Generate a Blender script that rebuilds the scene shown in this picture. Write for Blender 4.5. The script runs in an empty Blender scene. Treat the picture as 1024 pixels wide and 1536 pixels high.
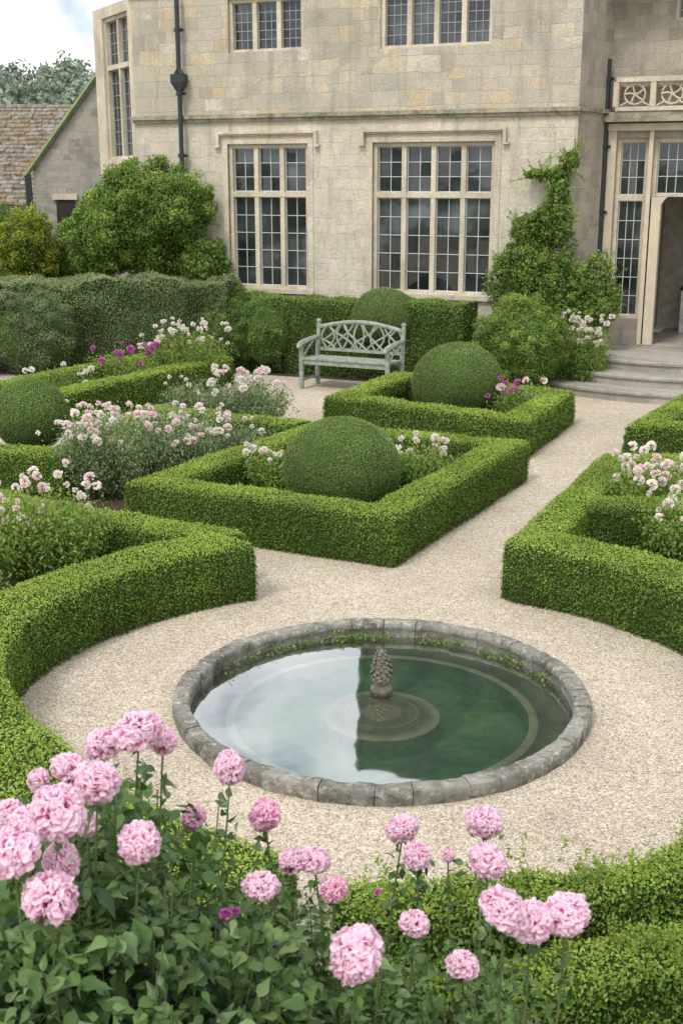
import bpy, math, numpy as np
from mathutils import Vector, Matrix
from mathutils.kdtree import KDTree
rng=np.random.default_rng(7)
S=bpy.context.scene
COL=S.collection
# ------------------------------------------------------------------ helpers
def link(o,parent=None):
    COL.objects.link(o)
    if parent is not None: o.parent=parent
    return o
def empty(name,loc=(0,0,0),rz=0,parent=None,label=None,cat=None,group=None):
    o=bpy.data.objects.new(name,None); o.empty_display_size=.1
    o.location=loc; o.rotation_euler=(0,0,rz); link(o,parent)
    if label: o["label"]=label
    if cat: o["category"]=cat
    if group: o["group"]=group
    return o
class Geo:
    def __init__(s): s.V=[];s.L=[];s.N=[];s.M=[];s.T=[];s.n=0
    def add(s,V,F,m=0,t=0.5):
        V=np.asarray(V,float).reshape(-1,3); F=np.asarray(F,int)
        s.V.append(V); s.L.append((F+s.n).ravel()); s.N.append(np.full(len(F),F.shape[1]))
        s.M.append(np.full(len(F),m)); s.T.append(np.broadcast_to(np.asarray(t,float),(len(V),)).copy()); s.n+=len(V)
    def box(s,x0,x1,y0,y1,z0,z1,m=0,t=.5):
        V=[(x0,y0,z0),(x1,y0,z0),(x1,y1,z0),(x0,y1,z0),(x0,y0,z1),(x1,y0,z1),(x1,y1,z1),(x0,y1,z1)]
        s.add(V,[(0,3,2,1),(4,5,6,7),(0,1,5,4),(1,2,6,5),(2,3,7,6),(3,0,4,7)],m,t)
    def tube(s,pts,r,n=6,m=0,t=.5,cap=True):
        P=np.asarray(pts,float); k=len(P); r=np.broadcast_to(np.asarray(r,float),(k,))
        T=np.gradient(P,axis=0); T/=np.linalg.norm(T,axis=1)[:,None]+1e-9
        ref=np.array([0,0,1.]) if abs(T[:,2]).mean()<.8 else np.array([1.,0,0])
        A=np.cross(T,ref); A/=np.linalg.norm(A,axis=1)[:,None]+1e-9; B=np.cross(T,A)
        an=np.linspace(0,2*np.pi,n,endpoint=False)
        V=P[:,None]+r[:,None,None]*(np.cos(an)[None,:,None]*A[:,None]+np.sin(an)[None,:,None]*B[:,None])
        F=[]
        for i in range(k-1):
            for j in range(n):
                F.append((i*n+j,i*n+(j+1)%n,(i+1)*n+(j+1)%n,(i+1)*n+j))
        s.add(V.reshape(-1,3),F,m,t)
        if cap:
            for i,c in ((0,P[0]),(k-1,P[-1])):
                W=np.vstack([V[i],c]); s.add(W,[(j,(j+1)%n,n) for j in range(n)],m,t)
    def lathe(s,prof,n=24,c=(0,0,0),m=0,t=.5,mod=None):
        prof=np.asarray(prof,float); k=len(prof); an=np.linspace(0,2*np.pi,n,endpoint=False)
        V=np.zeros((k,n,3)); R=prof[:,0][:,None]*np.ones(n)[None]
        if mod is not None: R=R*mod(an[None],prof[:,1][:,None])
        V[:,:,0]=R*np.cos(an)+c[0]; V[:,:,1]=R*np.sin(an)+c[1]; V[:,:,2]=prof[:,1][:,None]+c[2]
        F=[(i*n+j,i*n+(j+1)%n,(i+1)*n+(j+1)%n,(i+1)*n+j) for i in range(k-1) for j in range(n)]
        s.add(V.reshape(-1,3),F,m,t)
    def mesh(s,name,mats,smooth=False):
        me=bpy.data.meshes.new(name)
        V=np.vstack(s.V); L=np.concatenate(s.L); N=np.concatenate(s.N); M=np.concatenate(s.M)
        me.vertices.add(len(V)); me.vertices.foreach_set("co",V.ravel())
        me.loops.add(len(L)); me.loops.foreach_set("vertex_index",L)
        me.polygons.add(len(N)); st=np.concatenate([[0],np.cumsum(N)[:-1]])
        me.polygons.foreach_set("loop_start",st); me.polygons.foreach_set("loop_total",N)
        for m in mats: me.materials.append(m)
        me.polygons.foreach_set("material_index",M)
        me.polygons.foreach_set("use_smooth",np.full(len(N),smooth))
        a=me.attributes.new("tint",'FLOAT','POINT'); a.data.foreach_set("value",np.concatenate(s.T))
        me.update(calc_edges=True); me.validate()
        return me
    def obj(s,name,mats,parent=None,smooth=False,label=None,cat=None,kind=None,group=None,loc=None,rz=None):
        o=bpy.data.objects.new(name,s.mesh(name,mats,smooth)); link(o,parent)
        if loc is not None: o.location=loc
        if rz is not None: o.rotation_euler=(0,0,rz)
        for k,v in (("label",label),("category",cat),("kind",kind),("group",group)):
            if v: o[k]=v
        return o
def wob(P,f=1.0,seed=0):
    P=np.asarray(P,float); r=np.random.default_rng(abs(int(seed))); o=np.zeros(P.shape[:-1])
    for i in range(5):
        k=r.normal(size=3)*f*(1+.5*i); o+=np.sin(P@k+r.uniform(0,6.28))/(1+.5*i)
    return o/2.6
def unit(a): return a/(np.linalg.norm(a,axis=-1,keepdims=True)+1e-9)
def leaves(g,P,N,size,aspect=.55,spread=.6,m=0,t=None,fold=.15,droop=0.0,upward=0.0,six=False):
    n=len(P)
    if n==0:return
    size=size*rng.uniform(.65,1.25,n)[:,None] if np.isscalar(size) else size[:,None]
    nn=unit(N+spread*rng.normal(size=(n,3)))
    ax=rng.normal(size=(n,3)); ax[:,2]+=upward-droop
    ax=unit(ax-(ax*nn).sum(1)[:,None]*nn); sd=np.cross(nn,ax)
    if t is None: t=rng.uniform(0,1,n)
    if six:
        prof=[(0,0,0),(.2,.30,.08),(.45,.40,.11),(.78,.20,.03),(1.2,0,-.16),(.78,-.20,.03),(.45,-.40,.11),(.2,-.30,.08),(.5,0,0)]
        V=np.stack([P+size*(ax*(a-.3)+sd*b*aspect*2*.85+nn*(c*fold*4-.2*a*a)) for a,b,c in prof],1)
        F0=np.array([(i,(i+1)%8,8) for i in range(8)])
        F=(np.arange(n)[:,None,None]*9+F0[None]).reshape(-1,3)
        g.add(V.reshape(-1,3),F,m,np.repeat(t,9))
    else:
        V=np.stack([P-.5*size*ax,P+.5*size*aspect*sd+nn*size*fold,P+.5*size*ax,P-.5*size*aspect*sd+nn*size*fold],1)
        F=np.arange(4*n).reshape(n,4); g.add(V.reshape(-1,3),F,m,np.repeat(t,4))
def scatter(V,F,dens,C=None):
    Q=V[F]; a=Q[:,0];b=Q[:,1];c=Q[:,2];d=Q[:,3]
    nr=np.cross(c-a,d-b); A=.5*np.linalg.norm(nr,axis=1); nr=unit(nr)
    n=int(A.sum()*dens); idx=rng.choice(len(F),n,p=A/A.sum()); u=rng.random(n)[:,None]; v=rng.random(n)[:,None]
    P=(a[idx]*(1-u)+b[idx]*u)*(1-v)+(d[idx]*(1-u)+c[idx]*u)*v
    return P,nr[idx]
def inset(poly,w):
    P=np.asarray(poly,float); n=len(P); out=[]; c=P.mean(0)
    for i in range(n):
        d1=unit(P[i]-P[i-1]); d2=unit(P[(i+1)%n]-P[i])
        n1=np.array([-d1[1],d1[0]]); n2=np.array([-d2[1],d2[0]])
        if n1@(c-P[i])<0:n1=-n1
        if n2@(c-P[i])<0:n2=-n2
        b=unit(n1+n2); out.append(P[i]+b*w/max(.3,b@n1))
    return np.array(out)
# ------------------------------------------------------------------ materials
def mat(name):
    m=bpy.data.materials.new(name); m.use_nodes=True; nt=m.node_tree; nt.nodes.clear()
    o=nt.nodes.new("ShaderNodeOutputMaterial"); return m,nt,o
def nd(nt,t,**k):
    n=nt.nodes.new("ShaderNode"+t)
    for a,b in k.items():
        if a in n.inputs: n.inputs[a].default_value=b
        else: setattr(n,a,b)
    return n
def ramp(nt,fac,stops,interp='LINEAR'):
    r=nt.nodes.new("ShaderNodeValToRGB"); cr=r.color_ramp; cr.interpolation=interp
    while len(cr.elements)<len(stops): cr.elements.new(.5)
    for e,(p,c) in zip(cr.elements,stops):
        e.position=p; e.color=(c[0],c[1],c[2],1) if not np.isscalar(c) else (c,c,c,1)
    nt.links.new(fac,r.inputs[0]); return r.outputs[0]
def mix(nt,fac,a,b,mode='MIX'):
    n=nt.nodes.new("ShaderNodeMix"); n.data_type='RGBA'; n.blend_type=mode
    for s,v in ((0,fac),(6,a),(7,b)):
        if isinstance(v,(int,float)): n.inputs[s].default_value=v if s==0 else (v,v,v,1)
        elif isinstance(v,tuple): n.inputs[s].default_value=(*v,1)
        else: nt.links.new(v,n.inputs[s])
    return n.outputs[2]
def noise(nt,vec,scale,detail=4,rough=.6,dist=0):
    n=nd(nt,"TexNoise",Scale=scale,Detail=detail,Roughness=rough,Distortion=dist)
    if vec is not None: nt.links.new(vec,n.inputs["Vector"])
    return n.outputs[0]
def objco(nt): return nd(nt,"TexCoord").outputs["Object"]
def bsdf(nt,out,color,rough=.8,spec=.3,bump=None,bstr=.3,bdist=.02):
    b=nd(nt,"BsdfPrincipled"); b.inputs["Roughness"].default_value=rough; b.inputs["Specular IOR Level"].default_value=spec
    if isinstance(color,tuple): b.inputs["Base Color"].default_value=(*color,1)
    else: nt.links.new(color,b.inputs["Base Color"])
    if bump is not None:
        bn=nd(nt,"Bump",Strength=bstr,Distance=bdist); nt.links.new(bump,bn.inputs["Height"]); nt.links.new(bn.outputs[0],b.inputs["Normal"])
    nt.links.new(b.outputs[0],out.inputs[0]); return b
def leafmat(name,stops,rough=.5,trans=.3,spec=.35,nscale=1.6):
    m,nt,o=mat(name); at=nd(nt,"Attribute",attribute_name="tint").outputs["Fac"]
    c=ramp(nt,at,stops); nz=noise(nt,objco(nt),nscale,3)
    c=mix(nt,1.0,c,ramp(nt,nz,[(.3,.8),(.7,1.22)]),'MULTIPLY')
    b=bsdf(nt,o,c,rough,spec); t=nd(nt,"BsdfTranslucent"); nt.links.new(mix(nt,1.0,c,(1.1,1.25,.6),'MULTIPLY'),t.inputs[0])
    ms=nd(nt,"MixShader"); ms.inputs[0].default_value=trans
    nt.links.new(b.outputs[0],ms.inputs[1]); nt.links.new(t.outputs[0],ms.inputs[2]); nt.links.new(ms.outputs[0],o.inputs[0]); return m
def simple(name,c,rough=.6,spec=.4,nscale=8,amt=.25,bump=.2):
    m,nt,o=mat(name); nz=noise(nt,objco(nt),nscale,5)
    cc=mix(nt,1.0,c,ramp(nt,nz,[(.3,1-amt),(.7,1+amt)]),'MULTIPLY'); bsdf(nt,o,cc,rough,spec,nz,bump,.01); return m
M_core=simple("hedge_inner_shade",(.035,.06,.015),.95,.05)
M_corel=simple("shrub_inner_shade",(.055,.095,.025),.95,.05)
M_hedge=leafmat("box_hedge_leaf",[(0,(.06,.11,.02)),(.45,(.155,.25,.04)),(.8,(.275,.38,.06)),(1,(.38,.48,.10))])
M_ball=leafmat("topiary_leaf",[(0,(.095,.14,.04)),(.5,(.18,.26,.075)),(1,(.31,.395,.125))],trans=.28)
M_yew=leafmat("grey_hedge_leaf",[(0,(.07,.10,.045)),(.5,(.165,.22,.10)),(1,(.32,.375,.2))],trans=.28)
M_dark=leafmat("dark_hedge_leaf",[(0,(.05,.09,.02)),(.5,(.13,.21,.045)),(1,(.25,.35,.085))],trans=.3)
M_clim=leafmat("climber_leaf",[(0,(.065,.125,.022)),(.5,(.185,.285,.055)),(1,(.39,.49,.135))],trans=.35)
M_yel=leafmat("yellow_shrub_leaf",[(0,(.08,.11,.012)),(.5,(.23,.28,.03)),(1,(.46,.48,.08))],trans=.35)
M_rose=leafmat("rose_leaf",[(0,(.03,.06,.018)),(.5,(.072,.14,.038)),(1,(.17,.26,.08))],rough=.42,trans=.24,spec=.4,nscale=4)
M_grey=leafmat("grey_perennial_leaf",[(0,(.07,.105,.05)),(.5,(.17,.235,.11)),(1,(.35,.42,.23))],trans=.3)
M_far=leafmat("hazy_wood_leaf",[(0,(.17,.22,.18)),(.5,(.25,.31,.24)),(1,(.35,.41,.3))],trans=.1,nscale=.08)  # distance haze mixed into the leaf greens
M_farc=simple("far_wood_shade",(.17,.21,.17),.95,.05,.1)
M_stem=simple("stem_bark",(.11,.14,.05),.7,.3)
def petal(name,stops):
    m,nt,o=mat(name); at=nd(nt,"Attribute",attribute_name="tint").outputs["Fac"]; c=ramp(nt,at,stops)
    b=bsdf(nt,o,c,.6,.15); t=nd(nt,"BsdfTranslucent"); nt.links.new(c,t.inputs[0]); ms=nd(nt,"MixShader"); ms.inputs[0].default_value=.45
    nt.links.new(b.outputs[0],ms.inputs[1]); nt.links.new(t.outputs[0],ms.inputs[2]); nt.links.new(ms.outputs[0],o.inputs[0]); return m
M_pink=petal("pink_petal",[(0,(.89,.30,.52)),(.4,(.94,.48,.69)),(.75,(.96,.67,.81)),(1,(.97,.86,.92))])
M_deep=petal("deep_pink_petal",[(0,(.85,.18,.42)),(.4,(.92,.36,.58)),(.75,(.95,.56,.73)),(1,(.97,.78,.86))])
M_white=petal("blush_white_petal",[(0,(.8,.6,.48)),(.5,(.88,.8,.74)),(1,(.93,.9,.87))])
M_blush=petal("blush_pink_petal",[(0,(.8,.48,.48)),(.5,(.9,.7,.7)),(1,(.93,.85,.84))])
M_mag=petal("magenta_petal",[(0,(.38,.03,.26)),(.5,(.58,.09,.45)),(1,(.7,.25,.62))])
def stone(name,cols,bw=.6,rh=.28,mort=.35,zsplit=None,bump=.5,moss=.0,gscale=1.0,dirt=.5,blot=.7):
    m,nt,o=mat(name); oc=objco(nt)
    sx=nd(nt,"SeparateXYZ"); nt.links.new(oc,sx.inputs[0]); cb=nd(nt,"CombineXYZ")
    ad=nd(nt,"Math",operation='ADD'); nt.links.new(sx.outputs[0],ad.inputs[0]); nt.links.new(sx.outputs[1],ad.inputs[1])
    nt.links.new(ad.outputs[0],cb.inputs[0]); nt.links.new(sx.outputs[2],cb.inputs[1])
    nz0=nd(nt,"TexNoise",Scale=4.0,Detail=3); nt.links.new(cb.outputs[0],nz0.inputs["Vector"])
    vm=nd(nt,"VectorMath",operation='MULTIPLY_ADD'); nt.links.new(nz0.outputs[1],vm.inputs[0]); vm.inputs[1].default_value=(.07,.07,0); nt.links.new(cb.outputs[0],vm.inputs[2])
    def brick(w,h,off):
        b=nd(nt,"TexBrick"); b.inputs["Scale"].default_value=1; b.inputs["Brick Width"].default_value=w; b.inputs["Row Height"].default_value=h
        b.inputs["Mortar Size"].default_value=.006; b.inputs["Mortar Smooth"].default_value=.6; b.inputs["Color1"].default_value=(0,0,0,1); b.inputs["Color2"].default_value=(1,1,1,1)
        b.inputs["Mortar"].default_value=(.5,.5,.5,1); b.offset=off; b.squash=.7; b.squash_frequency=3; nt.links.new(vm.outputs[0],b.inputs["Vector"]); return b
    b1=brick(bw,rh,.5); b2=brick(bw*.62,rh*.74,.37)
    msk=ramp(nt,noise(nt,cb.outputs[0],.55,2),[(.49,0),(.51,1)])
    rnd=mix(nt,msk,b1.outputs[0],b2.outputs[0]); mo=mix(nt,msk,b1.outputs[1],b2.outputs[1])
    c=ramp(nt,rnd,cols)
    big=noise(nt,cb.outputs[0],1.1*gscale,5,.65); fine=noise(nt,oc,34,6,.8); mid=noise(nt,oc,6,6,.75,.4)
    mf=nd(nt,"Math",operation='MULTIPLY'); nt.links.new(mo,mf.inputs[0]); mf.inputs[1].default_value=mort
    if zsplit:
        zr=nd(nt,"MapRange"); zr.inputs[1].default_value=zsplit-.03; zr.inputs[2].default_value=zsplit+.03; nt.links.new(sx.outputs[2],zr.inputs[0])
        low=mix(nt,.66,c,(.68,.615,.50)); c=mix(nt,zr.outputs[0],low,c)
    c=mix(nt,1.0,c,ramp(nt,big,[(.25,.72),(.5,1.0),(.75,1.15)]),'MULTIPLY')
    c=mix(nt,ramp(nt,mid,[(.48,0),(.66,blot)]),c,(.42,.395,.345))
    mid2=noise(nt,cb.outputs[0],2.3,6,.75,.5); c=mix(nt,ramp(nt,mid2,[(.56,0),(.72,.45)]),c,(.56,.43,.27))
    c=mix(nt,1.0,c,ramp(nt,fine,[(.28,.58),(.5,1.0),(.75,1.3)]),'MULTIPLY')
    mp=nd(nt,"Mapping"); mp.inputs["Scale"].default_value=(3,3,.35); nt.links.new(oc,mp.inputs[0])
    streak=noise(nt,mp.outputs[0],1.5,5,.65)
    c=mix(nt,ramp(nt,streak,[(.52,0),(.72,dirt)]),c,(.22,.205,.165))
    c=mix(nt,mf.outputs[0],c,(.36,.33,.265))
    if moss: c=mix(nt,ramp(nt,noise(nt,oc,5,5,.7),[(.5-moss*.2,0),(.66,.85)]),c,(.13,.135,.06))
    h=nd(nt,"Math",operation='SUBTRACT'); nt.links.new(fine,h.inputs[0]); nt.links.new(mo,h.inputs[1])
    h2=nd(nt,"Math",operation='ADD'); nt.links.new(h.outputs[0],h2.inputs[0]); nt.links.new(mid,h2.inputs[1])
    bsdf(nt,o,c,.92,.15,h2.outputs[0],bump,.02); return m
COLS=[(0,(.39,.355,.295)),(.2,(.53,.465,.36)),(.45,(.46,.42,.35)),(.65,(.60,.52,.385)),(.82,(.56,.44,.28)),(.9,(.50,.455,.38)),(1,(.66,.60,.49))]
M_wall=stone("limestone_ashlar",COLS,zsplit=3.82,mort=.17,bump=.55,bw=.54,rh=.235,dirt=.6,blot=.75)
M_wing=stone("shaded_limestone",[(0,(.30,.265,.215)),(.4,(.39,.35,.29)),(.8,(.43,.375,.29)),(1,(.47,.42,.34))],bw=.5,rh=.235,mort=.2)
M_rub=stone("rubble_limestone",[(0,(.27,.25,.22)),(.4,(.38,.35,.31)),(.8,(.43,.38,.31)),(1,(.33,.32,.29))],bw=.34,rh=.15,mort=.6)
M_trim=stone("dressed_stone_trim",[(0,(.54,.465,.35)),(.5,(.61,.535,.415)),(1,(.66,.59,.47))],bw=1.1,rh=.42,mort=.25,bump=.2,blot=.35)
M_moss=stone("mossy_stone_course",[(0,(.36,.33,.26)),(1,(.45,.4,.32))],bw=.9,rh=.5,mort=.2,moss=.3)
M_step=stone("worn_step_stone",[(0,(.28,.265,.23)),(1,(.39,.365,.32))],bw=1.1,rh=.6,mort=.4,bump=.35,dirt=.4)
def tiles(name,cols,moss,mc=(.24,.175,.085)):
    m,nt,o=mat(name); oc=objco(nt)
    v=nd(nt,"TexVoronoi",Scale=7.0); nt.links.new(oc,v.inputs["Vector"]); sp=nd(nt,"SeparateColor"); nt.links.new(v.outputs["Color"],sp.inputs[0])
    c=ramp(nt,sp.outputs[0],cols); c=mix(nt,ramp(nt,noise(nt,oc,1.2,5,.7),[(.45,0),(.65,moss)]),c,mc)
    c=mix(nt,1.0,c,ramp(nt,noise(nt,oc,20,5),[(.3,.6),(.7,1.3)]),'MULTIPLY'); bsdf(nt,o,c,.9,.2,noise(nt,oc,20,5),.6,.03); return m
M_tile=tiles("old_stone_tile",[(0,(.15,.13,.11)),(.5,(.25,.22,.185)),(1,(.35,.32,.28))],.85)
M_slate,nt,o=mat("dark_slate"); bsdf(nt,o,ramp(nt,noise(nt,objco(nt),1.3,5,.6),[(.3,(.03,.042,.034)),(.7,(.07,.088,.07))]),.9,.1)
def gravel():
    m,nt,o=mat("pale_gravel"); oc=objco(nt)
    v=nd(nt,"TexVoronoi",Scale=105.0); nt.links.new(oc,v.inputs["Vector"]); sp=nd(nt,"SeparateColor"); nt.links.new(v.outputs["Color"],sp.inputs[0])
    c=ramp(nt,sp.outputs[0],[(0,(.38,.305,.22)),(.3,(.55,.46,.345)),(.6,(.65,.565,.445)),(.85,(.75,.675,.56)),(1,(.47,.395,.31))])
    c=mix(nt,1.0,c,ramp(nt,v.outputs["Distance"],[(.0,1.1),(.5,.98),(.9,.55)]),'MULTIPLY')
    c=mix(nt,1.0,c,ramp(nt,noise(nt,oc,1.3,6,.65),[(.3,.82),(.7,1.08)]),'MULTIPLY')
    c=mix(nt,1.0,c,ramp(nt,noise(nt,oc,16,4,.7),[(.3,.85),(.7,1.12)]),'MULTIPLY')
    ln=nd(nt,"VectorMath",operation='LENGTH'); nt.links.new(oc,ln.inputs[0])
    mr=nd(nt,"MapRange"); mr.inputs[1].default_value=24; mr.inputs[2].default_value=25; nt.links.new(ln.outputs["Value"],mr.inputs[0])
    c=mix(nt,mr.outputs[0],c,(.07,.11,.03))
    s=nd(nt,"Math",operation='SUBTRACT'); s.inputs[0].default_value=1; nt.links.new(v.outputs["Distance"],s.inputs[1])
    bsdf(nt,o,c,.9,.2,s.outputs[0],.55,.007); return m
M_grav=gravel()
M_pebble,nt,o=mat("gravel_pebble"); c=ramp(nt,nd(nt,"Attribute",attribute_name="tint").outputs["Fac"],[(0,(.33,.26,.18)),(.3,(.55,.455,.34)),(.8,(.71,.625,.51)),(1,(.82,.78,.7))]); bsdf(nt,o,c,.85,.25)
M_soil=simple("garden_soil",(.07,.05,.035),.95,.1,20,.4,.8)
M_iron=simple("black_iron",(.02,.028,.032),.45,.5,12,.3)
M_frame=simple("pale_timber",(.60,.52,.39),.6,.3,6,.12)
M_bar=simple("pale_glazing_bar",(.6,.61,.6),.5,.4,20,.08,.05)
M_lead=simple("lead_came",(.33,.34,.34),.5,.4,20,.1)
M_bench=simple("weathered_sage_paint",(.28,.31,.26),.7,.25,14,.35,.4)
M_green=simple("green_verge_board",(.2,.24,.12),.7,.3)
def glass():
    m,nt,o=mat("window_glass"); oc=objco(nt)
    nz=noise(nt,oc,1.1,3); c=ramp(nt,nz,[(.38,(.010,.013,.014)),(.55,(.04,.047,.05)),(.72,(.15,.17,.185))])  # pale blue-grey patches stand in for reflections, painted into the pane colour
    bsdf(nt,o,c,.04,.8,noise(nt,oc,3,2),.05,.02); return m
M_glass=glass()
M_int=simple("interior_plaster",(.5,.46,.39),.9,.1)
M_intd=simple("interior_dark_wood",(.03,.022,.016),.6,.3)
def sky_world():
    w=bpy.data.worlds.new("World"); S.world=w; w.use_nodes=True; nt=w.node_tree; nt.nodes.clear()
    o=nt.nodes.new("ShaderNodeOutputWorld"); bg=nd(nt,"Background"); bg.inputs[1].default_value=.15
    sk=nd(nt,"TexSky"); sk.sky_type='NISHITA'; sk.sun_disc=False; sk.sun_elevation=math.radians(52); sk.sun_rotation=math.radians(215); sk.dust_density=2
    g=nd(nt,"TexCoord").outputs["Generated"]; mp=nd(nt,"Mapping"); mp.inputs["Scale"].default_value=(1,1,1.3); mp.inputs["Location"].default_value=(.9,.55,.3); nt.links.new(g,mp.inputs[0])
    n1=noise(nt,mp.outputs[0],7.0,9,.55,.25)
    f=ramp(nt,n1,[(.36,0.1),(.46,.7),(.53,1)])
    cc=ramp(nt,noise(nt,mp.outputs[0],9.0,6,.6),[(.35,(7.8,8.1,8.5)),(.58,(10.9,10.9,10.9))])
    grey=mix(nt,.65,sk.outputs[0],(4.2,5.1,6.3))
    c=mix(nt,f,grey,cc); nt.links.new(c,bg.inputs[0]); nt.links.new(bg.outputs[0],o.inputs[0])
sky_world()
sd=bpy.data.lights.new("sun",'SUN'); sd.energy=2.1; sd.angle=math.radians(14); sd.color=(1,.955,.885)
so=bpy.data.objects.new("sun",sd); link(so); so.rotation_euler=Vector((math.sin(math.radians(35))*math.cos(math.radians(52)),math.cos(math.radians(35))*math.cos(math.radians(52)),-math.sin(math.radians(52)))).to_track_quat('-Z','Y').to_euler()
# ------------------------------------------------------------------ camera
cd=bpy.data.cameras.new("camera"); cam=bpy.data.objects.new("camera",cd); link(cam); S.camera=cam
cam.location=(0,0,2.9); cam.rotation_euler=(math.radians(74.45),0,0); cd.sensor_fit='VERTICAL'; cd.sensor_height=36; cd.lens=41.95
cd.clip_end=2000; cd.clip_start=.05; cd.dof.use_dof=True; cd.dof.focus_distance=8.5; cd.dof.aperture_fstop=8
S.view_settings.view_transform='Standard'; S.view_settings.look='None'
# ------------------------------------------------------------------ ground
PC=np.array([.22,6.1]); PP=np.array([.23,6.32]); RO,RI=1.18,1.085
g=Geo(); rad=[RI+.03,1.3,2,3,5,9,16,30,60,140,400,900]; n=96; an=np.linspace(0,2*np.pi,n,endpoint=False)
V=np.array([[(PP[0]+r*math.cos(a),PP[1]+r*math.sin(a),0) for a in an] for r in rad]).reshape(-1,3)
g.add(V,[(i*n+j,i*n+(j+1)%n,(i+1)*n+(j+1)%n,(i+1)*n+j) for i in range(len(rad)-1) for j in range(n)])
g.obj("ground",[M_grav],kind="structure")
def pebbles():
    g=Geo(); N=75000
    y=rng.uniform(3.6,13.5,N)**1.0; x=rng.uniform(-.35,.36,N)*(y+.5)
    ok=(np.hypot(x-PP[0],y-PP[1])>RO+.02); x=x[ok];y=y[ok];n=len(x); s=rng.uniform(.0025,.0062,n)
    B=np.array([(1,0,0),(0,1,0),(-1,0,0),(0,-1,0),(0,0,.8),(0,0,-.5)],float)
    R=rng.uniform(.6,1.3,(n,6,1)); a=rng.uniform(0,6.28,n); ca,sa=np.cos(a),np.sin(a)
    V=B[None]*R*s[:,None,None]; X=V[:,:,0]*ca[:,None]-V[:,:,1]*sa[:,None]; Y=V[:,:,0]*sa[:,None]+V[:,:,1]*ca[:,None]
    V=np.stack([X+x[:,None],Y+y[:,None],V[:,:,2]+.003],2)
    F0=np.array([(0,1,4),(1,2,4),(2,3,4),(3,0,4)]); F=(np.arange(n)[:,None,None]*6+F0[None]).reshape(-1,3)
    g.add(V.reshape(-1,3),F,0,np.repeat(rng.random(n),6)); g.obj("gravel",[M_pebble],kind="stuff",label="loose pale beige gravel covering the garden paths",cat="gravel")
pebbles()
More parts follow.
